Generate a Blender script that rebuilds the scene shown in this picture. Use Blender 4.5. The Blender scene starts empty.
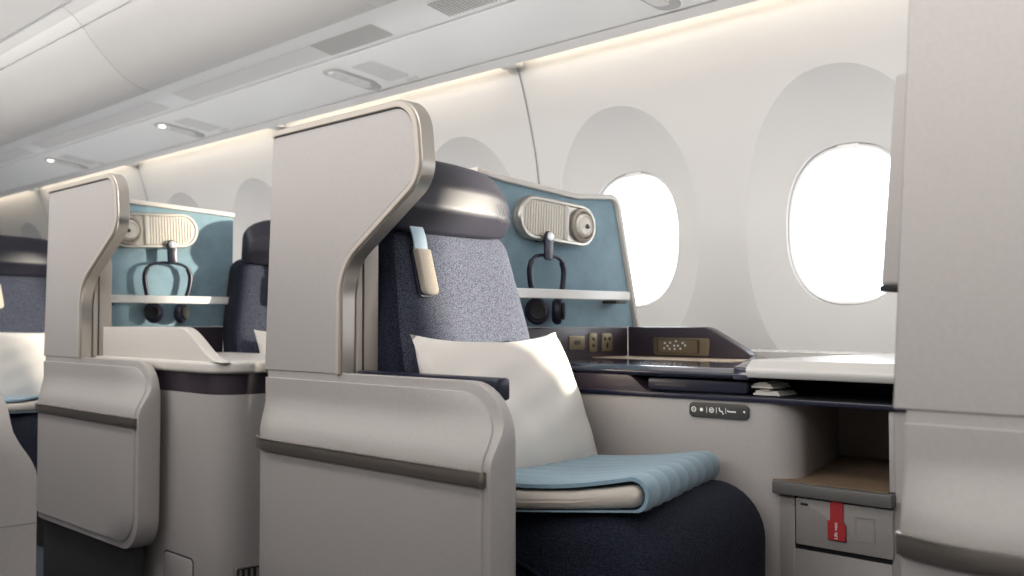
import bpy, bmesh, math, random
from math import sin, cos, pi, radians, sqrt
from mathutils import Vector, Matrix

random.seed(4)
sc = bpy.context.scene
COL = sc.collection
sc.view_settings.view_transform = 'Standard'
sc.view_settings.exposure = 0.08

# ------------------------------------------------------------------ materials
MATS = {}
def mat(name, col, rough=.5, metal=0., spec=.5, noise=None, bump=None, coat=0., sheen=0., emit=None):
    """noise=(scale, amount) mottles the colour; bump=(kind, scale, strength, distance)"""
    m = bpy.data.materials.new(name); m.use_nodes = True
    nt = m.node_tree; b = nt.nodes['Principled BSDF']
    b.inputs['Base Color'].default_value = (*col, 1)
    b.inputs['Roughness'].default_value = rough
    b.inputs['Metallic'].default_value = metal
    b.inputs['Specular IOR Level'].default_value = spec
    b.inputs['Coat Weight'].default_value = coat
    b.inputs['Sheen Weight'].default_value = sheen
    if emit:
        b.inputs['Emission Color'].default_value = (*emit[0], 1)
        b.inputs['Emission Strength'].default_value = emit[1]
    tc = nt.nodes.new('ShaderNodeTexCoord')
    if noise:
        n = nt.nodes.new('ShaderNodeTexNoise'); n.inputs['Scale'].default_value = noise[0]
        n.inputs['Detail'].default_value = 4
        r = nt.nodes.new('ShaderNodeMapRange')
        r.inputs['From Min'].default_value = .3; r.inputs['From Max'].default_value = .7
        r.inputs['To Min'].default_value = 1 - noise[1]; r.inputs['To Max'].default_value = 1 + noise[1]
        mx = nt.nodes.new('ShaderNodeVectorMath'); mx.operation = 'SCALE'
        mx.inputs[0].default_value = col
        nt.links.new(tc.outputs['Object'], n.inputs['Vector'])
        nt.links.new(n.outputs['Fac'], r.inputs['Value'])
        nt.links.new(r.outputs['Result'], mx.inputs['Scale'])
        nt.links.new(mx.outputs['Vector'], b.inputs['Base Color'])
    if bump:
        kind, s, st, dist = bump
        if kind == 'noise':
            n = nt.nodes.new('ShaderNodeTexNoise'); n.inputs['Scale'].default_value = s; n.inputs['Detail'].default_value = 2; out = 'Fac'
        else:
            n = nt.nodes.new('ShaderNodeTexVoronoi'); n.inputs['Scale'].default_value = s; out = 'Distance'
        bp = nt.nodes.new('ShaderNodeBump'); bp.inputs['Strength'].default_value = st; bp.inputs['Distance'].default_value = dist
        nt.links.new(tc.outputs['Object'], n.inputs['Vector'])
        nt.links.new(n.outputs[out], bp.inputs['Height'])
        nt.links.new(bp.outputs['Normal'], b.inputs['Normal'])
    MATS[name] = m
    return m

def weave(name, dark, light, scale, strength, rough=.85, fac=(.25, .62), sheen=.02):
    """two tone woven cloth: small cells of light thread on a dark ground"""
    m = bpy.data.materials.new(name); m.use_nodes = True
    nt = m.node_tree; b = nt.nodes['Principled BSDF']
    b.inputs['Roughness'].default_value = rough; b.inputs['Sheen Weight'].default_value = sheen
    b.inputs['Specular IOR Level'].default_value = .25
    tc = nt.nodes.new('ShaderNodeTexCoord')
    mp = nt.nodes.new('ShaderNodeMapping'); mp.inputs['Scale'].default_value = (1, 1, 1.5)
    v = nt.nodes.new('ShaderNodeTexVoronoi'); v.inputs['Scale'].default_value = scale; v.inputs['Randomness'].default_value = 1.
    r = nt.nodes.new('ShaderNodeValToRGB')
    r.color_ramp.elements[0].position = fac[0]; r.color_ramp.elements[0].color = (*light, 1)
    r.color_ramp.elements[1].position = fac[1]; r.color_ramp.elements[1].color = (*dark, 1)
    bp = nt.nodes.new('ShaderNodeBump'); bp.inputs['Strength'].default_value = strength; bp.inputs['Distance'].default_value = .0015; bp.invert = True
    nt.links.new(tc.outputs['Object'], mp.inputs['Vector']); nt.links.new(mp.outputs['Vector'], v.inputs['Vector'])
    nt.links.new(v.outputs['Distance'], r.inputs['Fac']); nt.links.new(r.outputs['Color'], b.inputs['Base Color'])
    nt.links.new(v.outputs['Distance'], bp.inputs['Height']); nt.links.new(bp.outputs['Normal'], b.inputs['Normal'])
    MATS[name] = m
    return m

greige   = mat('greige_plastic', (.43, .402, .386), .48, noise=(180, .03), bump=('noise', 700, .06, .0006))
greige_shade = mat('greige_plastic_shaded', (.29, .27, .255), .5, noise=(160, .03))  # same greige plastic, low-down light falloff darkened into the colour
rimpaint = mat('rim_paint', (.52, .465, .41), .4)
champ    = mat('champagne_metal', (.56, .525, .48), .34, .85)
bronze   = mat('bronze_metal', (.23, .205, .18), .36, .75)
offwhite = mat('offwhite_plastic', (.70, .66, .61), .35)
whitegl  = mat('white_gloss', (.84, .83, .81), .25, coat=.3)
wallm    = mat('sidewall', (.635, .625, .615), .6, noise=(3, .012))
ceilm    = mat('ceiling_panel', (.80, .79, .775), .55, noise=(3, .012))
binm     = mat('bin_door', (.58, .565, .55), .5, noise=(4, .012))
gapm     = mat('gap_dark', (.27, .26, .25), .8)
ventm    = mat('vent_grey', (.76, .745, .73), .7)
psum     = mat('service_panel', (.92, .915, .905), .5)
whitetop = mat('white_console_top', (.66, .64, .61), .25, coat=.3)
louvm    = mat('louvre_grey', (.50, .49, .48), .7)
lensm    = mat('lens', (1, .95, .85), .3, emit=((1, .9, .75), 6))
cove     = mat('cove_light', (1, .9, .75), .5, emit=((1, .89, .72), 11))
floorm   = mat('carpet', (.05, .055, .075), .95, noise=(250, .35), bump=('noise', 400, .5, .003))
navyfab  = weave('navy_fabric', (.006, .008, .018), (.022, .027, .050), 300, .9)
greyfab  = weave('slate_weave', (.022, .027, .050), (.115, .123, .155), 400, .45, fac=(.10, .62))
leather  = mat('navy_leather', (.014, .014, .024), .42, spec=.45, noise=(9, .12), bump=('noise', 380, .10, .001))
navyplas = mat('navy_plastic', (.012, .013, .032), .3, noise=(60, .1))
suede    = mat('blue_suede', (.24, .365, .44), .95, noise=(26, .10), bump=('noise', 600, .2, .001), sheen=.35)
aub      = mat('aubergine_gloss', (.040, .029, .040), .38, coat=.15)
lipm     = mat('ledge_lip', (.030, .032, .055), .16, coat=.6)
woodm    = mat('tray_top', (.62, .50, .38), .4, noise=(30, .08))
brass    = mat('brass_plate', (.24, .195, .125), .4, .6)
darkbr   = mat('dark_brown', (.04, .03, .022), .5)
blackm   = mat('black', (.006, .006, .008), .6)
charc    = mat('charcoal', (.035, .034, .036), .6)
slotgrey = mat('shelf_lip_grey', (.12, .115, .11), .45)
mattan   = mat('tan_shelf', (.22, .15, .095), .6, noise=(40, .15))
pillowm  = mat('pillow_cotton', (.74, .70, .655), .85, noise=(7, .015), bump=('noise', 14, .15, .01), sheen=.2)
quiltb   = mat('quilt_blue', (.235, .36, .445), .8, noise=(300, .06), bump=('noise', 500, .25, .001), sheen=.3)
quiltc   = mat('quilt_cream', (.58, .53, .47), .85, bump=('noise', 60, .25, .004), sheen=.2)
ribbonm  = mat('pale_blue_ribbon', (.50, .64, .76), .7, bump=('noise', 500, .2, .001))
padm     = mat('beige_pad', (.56, .50, .42), .85, noise=(350, .10), bump=('noise', 450, .4, .001))
metal    = mat('satin_metal', (.50, .47, .42), .36, .85)
lampw    = mat('lamp_ivory', (.80, .75, .67), .35)
silver   = mat('silver_disc', (.62, .62, .64), .3, .6)
redm     = mat('red_tag', (.36, .020, .025), .6)
inkw     = mat('white_mark', (.85, .85, .82), .6)
graphite = mat('graphite', (.055, .052, .048), .4)
paper    = mat('white_paper', (.72, .70, .66), .5)
exterior = mat('cabin_end', (.62, .60, .58), .6, noise=(3, .02))

glass = bpy.data.materials.new('window_glass'); glass.use_nodes = True
nt = glass.node_tree; nt.nodes.clear()
o_ = nt.nodes.new('ShaderNodeOutputMaterial'); mx_ = nt.nodes.new('ShaderNodeMixShader'); mx_.inputs[0].default_value = .05
t_ = nt.nodes.new('ShaderNodeBsdfTransparent'); t_.inputs[0].default_value = (.97, .985, 1, 1)
g_ = nt.nodes.new('ShaderNodeBsdfGlossy'); g_.inputs['Roughness'].default_value = .03
nt.links.new(t_.outputs[0], mx_.inputs[1]); nt.links.new(g_.outputs[0], mx_.inputs[2]); nt.links.new(mx_.outputs[0], o_.inputs[0])

# ------------------------------------------------------------------ geometry helpers
DX = 0.; MIR = None          # current placement: shift along the cabin, optional mirror about y -> MIR - y
LOC = {}
def T(p):
    y = p[1] if MIR is None else MIR - p[1]
    return (p[0] + DX, y, p[2])

def join(*gs):
    V, F = [], []
    for v, f in gs:
        o = len(V); V += list(v); F += [tuple(i + o for i in t) for t in f]
    return V, F

def mk(name, geo, m, parent=None, bevel=0., seg=2, ang=40, sub=0, xf=True, bang=40):
    V, F = geo
    base = LOC.get(parent.name, (0, 0, 0)) if parent else (0, 0, 0)
    if xf: V = [T(p) for p in V]
    V = [(p[0] - base[0], p[1] - base[1], p[2] - base[2]) for p in V]
    me = bpy.data.meshes.new(name); me.from_pydata(V, [], F)
    bm = bmesh.new(); bm.from_mesh(me)
    bmesh.ops.remove_doubles(bm, verts=bm.verts, dist=1e-6)
    bmesh.ops.recalc_face_normals(bm, faces=bm.faces)
    if bevel:
        ed = [e for e in bm.edges if len(e.link_faces) == 2 and e.calc_face_angle(0) > radians(bang)]
        bmesh.ops.bevel(bm, geom=ed, offset=bevel, segments=seg, profile=.5, affect='EDGES', clamp_overlap=True)
    for f in bm.faces: f.smooth = True
    bm.to_mesh(me); bm.free()
    me.set_sharp_from_angle(angle=radians(ang))
    me.materials.append(m)
    o = bpy.data.objects.new(name, me); COL.objects.link(o)
    if parent:
        o.parent = parent; LOC[o.name] = base
    if sub:
        s = o.modifiers.new('sub', 'SUBSURF'); s.levels = sub; s.render_levels = sub
    return o

def tag(o, label=None, cat=None, group=None, kind=None):
    if label: o['label'] = label
    if cat: o['category'] = cat
    if group: o['group'] = group
    if kind: o['kind'] = kind
    return o
def thing(name, loc, label, cat, group=None):
    o = bpy.data.objects.new(name, None); COL.objects.link(o)
    o.empty_display_size = .1
    p = T(loc); o.location = p; LOC[o.name] = p
    return tag(o, label, cat, group)
def copy_tree(o, dx, label=None, parent=None):
    c = o.copy(); COL.objects.link(c)
    if parent: c.parent = parent
    else:
        c.location = (o.location[0] + dx, o.location[1], o.location[2])
        if label: c['label'] = label
    for ch in list(o.children): copy_tree(ch, 0, None, c)
    return c

def box(x0, x1, y0, y1, z0, z1):
    V = [(x, y, z) for x in (x0, x1) for y in (y0, y1) for z in (z0, z1)]
    return V, [(0, 1, 3, 2), (4, 6, 7, 5), (0, 4, 5, 1), (2, 3, 7, 6), (0, 2, 6, 4), (1, 5, 7, 3)]

def rnd(pts, r, seg=8, closed=True):
    """round the corners of a 2D polygon; r is a number or a list"""
    n = len(pts); out = []
    for i, p in enumerate(pts):
        rr = r[i] if isinstance(r, (list, tuple)) else r
        if rr <= 0 or (not closed and i in (0, n - 1)):
            out.append(tuple(p)); continue
        a = Vector(pts[i - 1]) - Vector(p); b = Vector(pts[(i + 1) % n]) - Vector(p)
        la, lb = a.length, b.length; a.normalize(); b.normalize()
        th = math.acos(max(-1, min(1, a.dot(b))))
        d = min(rr / math.tan(th / 2), la * .49, lb * .49); rr2 = d * math.tan(th / 2)
        c = Vector(p) + (a + b).normalized() * (rr2 / sin(th / 2))
        s = Vector(p) + a * d - c; e = Vector(p) + b * d - c
        a0 = math.atan2(s.y, s.x); a1 = math.atan2(e.y, e.x)
        da = a1 - a0
        while da > pi: da -= 2 * pi
        while da < -pi: da += 2 * pi
        for k in range(seg + 1):
            t = a0 + da * k / seg
            out.append((c.x + rr2 * cos(t), c.y + rr2 * sin(t)))
    return out

def prism(poly, axis, a, b):
    n = len(poly)
    def P(q, d):
        return {'y': (q[0], d, q[1]), 'x': (d, q[0], q[1]), 'z': (q[0], q[1], d)}[axis]
    V = [P(q, a) for q in poly] + [P(q, b) for q in poly]
    F = [tuple(range(n)), tuple(range(2 * n - 1, n - 1, -1))]
    F += [(i, (i + 1) % n, n + (i + 1) % n, n + i) for i in range(n)]
    return V, F

def offs(path, d):
    """offset an open 2D polyline to its left by d"""
    out = []
    n = len(path)
    for i, p in enumerate(path):
        a = Vector(path[max(i - 1, 0)]); b = Vector(path[min(i + 1, n - 1)])
        t = (b - a).normalized(); nn = Vector((-t.y, t.x))
        out.append((p[0] + nn.x * d, p[1] + nn.y * d))
    return out
def strip(path, d, axis, a, b):
    q = offs(path, d)
    n = len(path)
    def P(t, z):
        return {'y': (t[0], z, t[1]), 'x': (z, t[0], t[1]), 'z': (t[0], t[1], z)}[axis]
    V = []
    for i in range(n): V += [P(path[i], a), P(path[i], b), P(q[i], b), P(q[i], a)]
    F = []
    for i in range(n - 1):
        for k in range(4):
            F.append((4 * i + k, 4 * i + (k + 1) % 4, 4 * i + 4 + (k + 1) % 4, 4 * i + 4 + k))
    F += [(0, 1, 2, 3), (4 * n - 4, 4 * n - 1, 4 * n - 2, 4 * n - 3)]
    return V, F

def loft(rings, cap=True, close=True):
    V = []; F = []; n = len(rings[0])
    for r in rings: V += list(r)
    for i in range(len(rings) - 1):
        for k in range(n if close else n - 1):
            a = i * n + k; b = i * n + (k + 1) % n
            F.append((a, b, b + n, a + n))
    if cap:
        F += [tuple(range(n)), tuple(range((len(rings) - 1) * n, len(rings) * n))]
    return V, F

def tube(path, r, seg=10, flat=1.):
    P = [Vector(p) for p in path]; rings = []
    up = None
    for i, p in enumerate(P):
        t = (P[min(i + 1, len(P) - 1)] - P[max(i - 1, 0)]).normalized()
        if up is None:
            up = Vector((0, 0, 1)) if abs(t.z) < .9 else Vector((1, 0, 0))
        s = t.cross(up).normalized(); up = s.cross(t).normalized()
        rr = r[i] if isinstance(r, (list, tuple)) else r
        rings.append([tuple(p + s * (rr * cos(2 * pi * k / seg)) + up * (rr * flat * sin(2 * pi * k / seg))) for k in range(seg)])
    return loft(rings)

def bez(pts, n=8):
    """Catmull-Rom through points"""
    P = [Vector(p) for p in pts]; out = []
    for i in range(len(P) - 1):
        p0 = P[max(i - 1, 0)]; p1 = P[i]; p2 = P[i + 1]; p3 = P[min(i + 2, len(P) - 1)]
        for k in range(n):
            t = k / n
            out.append(tuple(.5 * ((2 * p1) + (-p0 + p2) * t + (2 * p0 - 5 * p1 + 4 * p2 - p3) * t * t + (-p0 + 3 * p1 - 3 * p2 + p3) * t ** 3)))
    out.append(tuple(P[-1]))
    return out

def lathe(c, axis, prof, seg=32, sy=1.):
    """rings of (radius, height along axis) about c; axis 'x' or 'z' or 'y'"""
    rings = []
    for r, h in prof:
        ring = []
        for k in range(seg):
            a = 2 * pi * k / seg; u, v = r * cos(a), r * sin(a) * sy
            ring.append({'x': (c[0] + h, c[1] + u, c[2] + v), 'z': (c[0] + u, c[1] + v, c[2] + h), 'y': (c[0] + u, c[1] + h, c[2] + v)}[axis])
        rings.append(ring)
    return loft(rings)

def mapg(geo, fn):
    return [fn(p) for p in geo[0]], geo[1]

# ------------------------------------------------------------------ camera
cam = bpy.data.cameras.new('camera'); cam.lens = 35.156; cam.sensor_width = 36
co = bpy.data.objects.new('camera', cam); COL.objects.link(co); sc.camera = co
th = math.atan2(.7096, .7046)
fwd = Vector((-.7097218, .7036132, .0349786)); rt = Vector((.704044, .7101563, 0)).normalized(); upv = rt.cross(fwd).normalized()
Mx = Matrix((rt, upv, -fwd)).transposed().to_4x4(); Mx.translation = (0, 0, .71)
co.matrix_world = Mx
cam.clip_start = .02
cam.dof.use_dof = True; cam.dof.focus_distance = 1.75; cam.dof.aperture_fstop = 5.0

# ------------------------------------------------------------------ cabin shell
def wy(z):
    pts = [(0, 2.12), (.4, 2.25), (.7, 2.30), (.95, 2.31), (1.17, 2.295), (1.36, 2.25), (1.52, 2.195), (1.66, 2.13)]
    for (a, ya), (b, yb) in zip(pts, pts[1:]):
        if z <= b:
            t = (z - a) / (b - a); 
            return ya + (yb - ya) * t
    return pts[-1][1]
def wys(z):                                    # smoothed
    return sum(wy(z + d) for d in (-.09, -.06, -.03, 0, .03, .06, .09)) / 7

BAYS = [-1.177 - .68 * k for k in range(-3, 12)]
ZW, ZB, ZT = .957, .50, 1.42
N = 72
def sup(a, hw, hh, e):
    c, s = cos(a), sin(a)
    return hw * math.copysign(abs(c) ** (2 / e), c), hh * math.copysign(abs(s) ** (2 / e), s)
wall_g = []
for c in BAYS:
    rings = []
    rect = []
    for k in range(N):
        a = 2 * pi * k / N; u, v = cos(a), sin(a)
        zh = (ZT - ZW) if v > 0 else (ZW - ZB)
        s = min(.34 / abs(u) if abs(u) > 1e-6 else 9, zh / abs(v) if abs(v) > 1e-6 else 9)
        rect.append((u * s, v * s))
    for i in range(4): # make exact corners
        tgt = [(.34, ZT - ZW), (-.34, ZT - ZW), (-.34, ZB - ZW), (.34, ZB - ZW)][i]
        j = min(range(N), key=lambda q: (rect[q][0] - tgt[0]) ** 2 + (rect[q][1] - tgt[1]) ** 2); rect[j] = tgt
    ang = [math.atan2(q[1] / (.46), q[0] / .34) for q in rect]
    ov = [sup(a, .265, .385, 2.15) for a in ang]
    op = [sup(a, .168, .203, 2.4) for a in ang]
    for t in (0, .33, .66, 1.):
        rings.append([(c + q[0] * (1 - t) + o[0] * t, wys(ZW + q[1] * (1 - t) + o[1] * t), ZW + q[1] * (1 - t) + o[1] * t) for q, o in zip(rect, ov)])
    for t, d in ((.04, .004), (.25, .017), (.5, .031), (.75, .043), (1., .052)):
        rings.append([(c + o[0] * (1 - t) + p[0] * t, wys(ZW + o[1] * (1 - t) + p[1] * t) * (1 - t) + (2.300 + .028) * t + d * .3, ZW + o[1] * (1 - t) + p[1] * t) for o, p in zip(ov, op)])
    rings.append([(c + p[0], 2.40, ZW + p[1]) for p in op])
    wall_g.append(loft(rings, cap=False))
xa, xb = BAYS[-1] - .34, BAYS[0] + .34
def band(zs, x0, x1, n=1):
    V = []; F = []
    for z in zs: V += [(x0, wys(z), z), (x1, wys(z), z)]
    for i in range(len(zs) - 1): F.append((2 * i, 2 * i + 1, 2 * i + 3, 2 * i + 2))
    return V, F
wall_g.append(band([0, .1, .2, .3, .4, .5], xa, xb))
wall_g.append(band([1.42, 1.45, 1.48, 1.51, 1.54, 1.57, 1.60, 1.64], xa, xb))
wl = mk('wall_left', join(*wall_g), wallm, ang=14); tag(wl, kind='structure')
# seams between the sidewall panels
for i, x in enumerate((-.83, -2.19, -3.55, -4.91, -6.27, -7.63)):
    zs = [.45 + .04 * k for k in range(30)]
    V = []; F = []
    for z in zs: V += [(x - .003, wys(z) - .0012, z), (x + .003, wys(z) - .0012, z)]
    for k in range(len(zs) - 1): F.append((2 * k, 2 * k + 1, 2 * k + 3, 2 * k + 2))
    tag(mk('trim_%d' % (10 + i), (V, F), gapm), kind='structure')
# windows: a white frame and a pane each
for i, c in enumerate(BAYS):
    w = bpy.data.objects.new('window_%d' % (i + 1), None); COL.objects.link(w)
    w.location = (c, 2.36, ZW); LOC[w.name] = (c, 2.36, ZW); tag(w, kind='structure')
    def ring(hw, hh, y, e=2.4): return [(c + sup(2 * pi * k / 64, hw, hh, e)[0], y, ZW + sup(2 * pi * k / 64, hw, hh, e)[1]) for k in range(64)]
    fr = loft([ring(.171, 0.204, 2.372), ring(.170, 0.203, 2.358), ring(.166, 0.199, 2.352), ring(.160, 0.193, 2.354), ring(.157, 0.190, 2.362),
               ring(.154, 0.187, 2.40), ring(.143, 0.176, 2.415), ring(.141, 0.174, 2.43), ring(.18, .22, 2.43)], cap=False)
    mk('window_frame', fr, whitegl, w, xf=False, ang=50)
    mk('window_pane', loft([ring(.1425, .1755, 2.4185), ring(.1425, .1755, 2.4225)]), glass, w, xf=False)
    mk('shade_handle', mapg(prism(rnd([(-.035, -.008), (.035, -.008), (.028, .006), (-.028, .006)], .005), 'y', 2.350, 2.362), lambda p: (p[0] + c, p[1], p[2] + ZW + .197)), whitegl, w, xf=False, bevel=.003)

tag(mk('floor', box(-9.2, 1.3, -3.2, 2.5, -.05, 0), floorm), kind='structure')
tag(mk('wall_right', box(-9.2, 1.3, -3.25, -3.2, 0, 2.3), exterior), kind='structure')
tag(mk('wall_rear', box(-9.05, -8.98, -3.25, 2.5, 0, 2.3), exterior), kind='structure')
tag(mk('wall_front', box(1.25, 1.30, -3.25, 2.5, 0, 2.3), exterior), kind='structure')

# service channel above the seats (three long strips with shadow gaps), lip and light cove
def xstrip(pts, x0=-9.2, x1=1.25, t=.012):
    V = []; n = len(pts)
    q = offs(pts, t)
    loop = list(pts) + list(reversed(q))
    return prism(loop, 'x', x0, x1)
tag(mk('trim_1', xstrip([(1.805, 1.5404), (2.076, 1.5075)][::-1], t=-.012), psum, bevel=.002), kind='structure')
tag(mk('trim_2', xstrip([(1.626, 1.572), (1.796, 1.5417)][::-1], t=-.012), psum, bevel=.002), kind='structure')
tag(mk('trim_3', xstrip(rnd([(2.083, 1.506), (2.125, 1.4925), (2.135, 1.515)], [0, .008, 0], closed=False)[::-1], t=-.010), ceilm), kind='structure')
tag(mk('trim_4', xstrip([(1.58, 1.60), (2.122, 1.5135)][::-1], t=-.02), gapm), kind='structure')
for i, x0 in enumerate([-2.19 + 1.36 * k for k in range(-5, 3)]):
    lo, hi = max(x0 + .05, -8.9), min(x0 + 1.31, 1.25)
    tag(mk('trim_%d' % (20 + i), box(lo, hi, 2.128, 2.142, 1.535, 1.55), cove), kind='structure')
    bl = {-2: 'above the wall seam right of the nearest shell', -3: 'behind the top left corner of the nearest shell', -4: 'just right of the second shell top', -5: 'left of the second shell, farthest in view'}
    kx = round((x0 + 2.19) / 1.36) - 2
    if kx not in bl: continue
    bk = thing('cove_bracket', (x0, 2.165, 1.50), 'small grey cove bracket ' + bl[kx], 'bracket', 'cove brackets')
    mk('plate', box(x0 - .035, x0 + .035, 2.128, 2.188, 1.503, 1.525), ventm, bk, bevel=.004)

# overhead bins
BP = [(1.618, 1.5735), (1.575, 1.583), (1.535, 1.600), (1.495, 1.630), (1.455, 1.668), (1.415, 1.712), (1.384, 1.752)]
names = 0
for k in range(-4, 2):
    x0 = -3.504 + 1.36 * k; x1 = x0 + 1.3575
    x0c, x1c = max(x0, -8.97), min(x1, 1.25)
    if x1c - x0c < .2: continue
    lab = {-1: 'pale overhead bin, third along the ceiling from the nearest', 0: 'pale overhead bin door above the second seat with open side console',
           1: 'pale overhead bin door above the nearest seat at top centre'}.get(k, 'pale overhead bin, %s along the ceiling from the nearest' % {-2: 'fourth', -3: 'fifth', -4: 'sixth'}.get(k, 'next'))
    b = thing('overhead_bin', (x0c, 1.6, 1.57), lab, 'overhead bin', 'overhead bins')
    mk('door', xstrip(BP, x0c, x1c, t=.02), binm, b, bevel=.003)
    mk('top_lip', xstrip(rnd([(1.380, 1.757), (1.345, 1.792), (1.30, 1.817)], [0, .03, 0], closed=False), x0c, x1c, t=.02), ceilm, b, bevel=.003)
    if k in (-1, 0):
        mk('latch', lathe((-3.69 if k == -1 else -2.33, 1.497, 1.648), 'z', [(.008, -.004), (.010, .002), (.008, .01)], 12), gapm, b)
tag(mk('trim_8', xstrip(BP + [(1.345, 1.792), (1.30, 1.817)], -.783, 1.25, t=.02), binm), kind='structure')
tag(mk('trim_7', box(-8.9, 1.2, 1.312, 1.335, 1.832, 1.838), cove), kind='structure')
CP = [(1.292, 1.822), (1.10, 1.90), (.9, 1.965), (.5, 2.03), (0, 2.05), (-.8, 2.05), (-3.2, 2.05)]
tag(mk('ceiling', xstrip(CP, t=.03), ceilm), kind='structure')
tag(mk('trim_5', xstrip([(1.30, 1.83), (2.5, 1.83)][::-1], t=-.02), ceilm), kind='structure')
tag(mk('trim_6', xstrip([(2.02, 1.66), (2.45, 1.66)][::-1], t=-.02), ceilm), kind='structure')
ss = thing('ceiling_sign', (-4.3, 1.20, 1.84), 'small grey panel on the ceiling at the top left corner', 'sign')
mk('panel', box(-4.55, -4.2, 1.17, 1.235, 1.825, 1.85), ventm, ss, bevel=.006)

# passenger service units on the channel
def psu_pt(x, y, d=0.):                                       # point on the channel's underside, d below it
    z = 1.5406 - (y - 1.803) * .1212
    return (x, y, z - d)
def psu_poly(pts, d0, d1):
    n = len(pts)
    return loft([[psu_pt(x, y, d0) for x, y in pts], [psu_pt(x, y, d1) for x, y in pts]])
PL = {-1.49: 'reading light unit above the front window, cut by the top edge', -2.72: 'reading light unit above the nearest seat shell', -3.95: 'reading light unit above the second seat, its lamp lit', -5.18: 'reading light unit farthest back along the ceiling'}
for x, lab in PL.items():
    u = thing('reading_light_unit', psu_pt(x, 1.95), lab, 'reading light', 'passenger service units')
    mk('light_bar', psu_poly(rnd([(x - .042, 1.845), (x + .042, 1.845), (x + .050, 2.0), (x + .02, 2.06), (x - .04, 2.06)], .03), -.004, .005), louvm, u, bevel=.003)
    mk('bar_recess', psu_poly(rnd([(x - .032, 1.857), (x + .030, 1.857), (x + .036, 1.995), (x - .03, 2.045)], .024), .0045, .0062), ceilm, u)
    mk('lens', lathe(psu_pt(x, 1.872, .006), 'z', [(.013, .003), (.013, -.003), (.008, -.005)], 16), lensm if x < -3 else ventm, u)
    mk('buttons', join(*[psu_poly(rnd([(x - .012, y), (x + .014, y), (x + .014, y + .03), (x - .012, y + .03)], .008), .006, .009) for y in (1.90, 1.945, 1.99)]), ventm, u)
    mk('speaker', psu_poly(rnd([(x + .095, 1.87), (x + .205, 1.87), (x + .205, 2.03), (x + .095, 2.03)], .01), -.002, .002), ventm, u)
    mk('indicator', psu_poly(rnd([(x + .16, 2.042), (x + .225, 2.035), (x + .21, 2.062), (x + .16, 2.062)], .008), -.002, .003), ventm, u)

# air vents in the strip between the bins and the service units
def vpt(x, y, d=0.): return (x, y, 1.5723 - (y - 1.624) * .178 - d)
def vpoly(pts, d0, d1): return loft([[vpt(x, y, d0) for x, y in pts], [vpt(x, y, d1) for x, y in pts]])
for x0, x1, xl, lab in ((-.85, -2.03, -2.03, 'louvred ceiling air vent at the top edge, front end of its row'), (-2.28, -3.50, -2.585, 'long ceiling air vent with open louvres above the nearest seat'), (-3.68, -4.96, None, 'long plain ceiling air vent above the second seat'), (-5.1, -6.3, None, 'farthest ceiling air vent at the left edge')):
    v = thing('air_vent', vpt((x0 + x1) / 2, 1.74), lab, 'air vent', 'ceiling air vents')
    mk('grille', vpoly(rnd([(x1, 1.695), (x0, 1.695), (x0, 1.775), (x1, 1.775)], .006), -.003, .0015), ventm, v)
    if xl:
        nl = 24
        mk('louvres', join(*[vpoly([(xq, 1.695), (xq + .0045, 1.695), (xq + .0045, 1.775), (xq, 1.775)], .001, .0035) for xq in [xl + (.013 if xl > -2.3 else .013) * k for k in range(nl)]]), louvm, v)

# ------------------------------------------------------------------ suite parts (authored for the aisle seat)
SH = [(-1.706, .62), (-1.681, 1.076), (-1.247, 1.076), (-1.233, .942), (-1.455, .806), (-1.455, .62)]
def shell(label, group='privacy shells'):
    r = thing('privacy_shell', (-1.66, 1.03, .62), label, 'seat shell', group)
    out = rnd(SH, [0, .012, .062, .055, .10, 0], 10)
    mk('shell_panel', prism(out, 'y', 1.020, 1.046), greige, r, bevel=.002, seg=1)
    edge = rnd(SH, [0, .012, .062, .055, .10, 0], 10, closed=False)[1:]
    i0 = 0
    mk('rim', strip(edge, -.0095, 'y', 1.0155, 1.0215), rimpaint, r, bevel=.0015, seg=1)
    e2 = offs(edge, .003)
    mk('edge_trim', strip(e2, -.006, 'y', 1.0205, 1.049), champ, r, bevel=.002, seg=1)
    mk('shadow_line', strip(offs(edge, -.010), -.0022, 'y', 1.0188, 1.0215), charc, r)
    ln = rnd([(-1.66, .62), (-1.66, .97), (-1.50, .97), (-1.449, .86), (-1.449, .62)], [0, .02, .06, .08, 0], 8)
    mk('inner_liner', prism(ln, 'y', 1.052, 1.099), rimpaint, r, bevel=.004)
    mk('liner_seam', strip(offs(rnd([(-1.46, .97), (-1.447, .86), (-1.447, .62)], [0, .08, 0], 8, closed=False), 0), -.004, 'y', 1.062, 1.065), charc, r)
    return r

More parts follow.
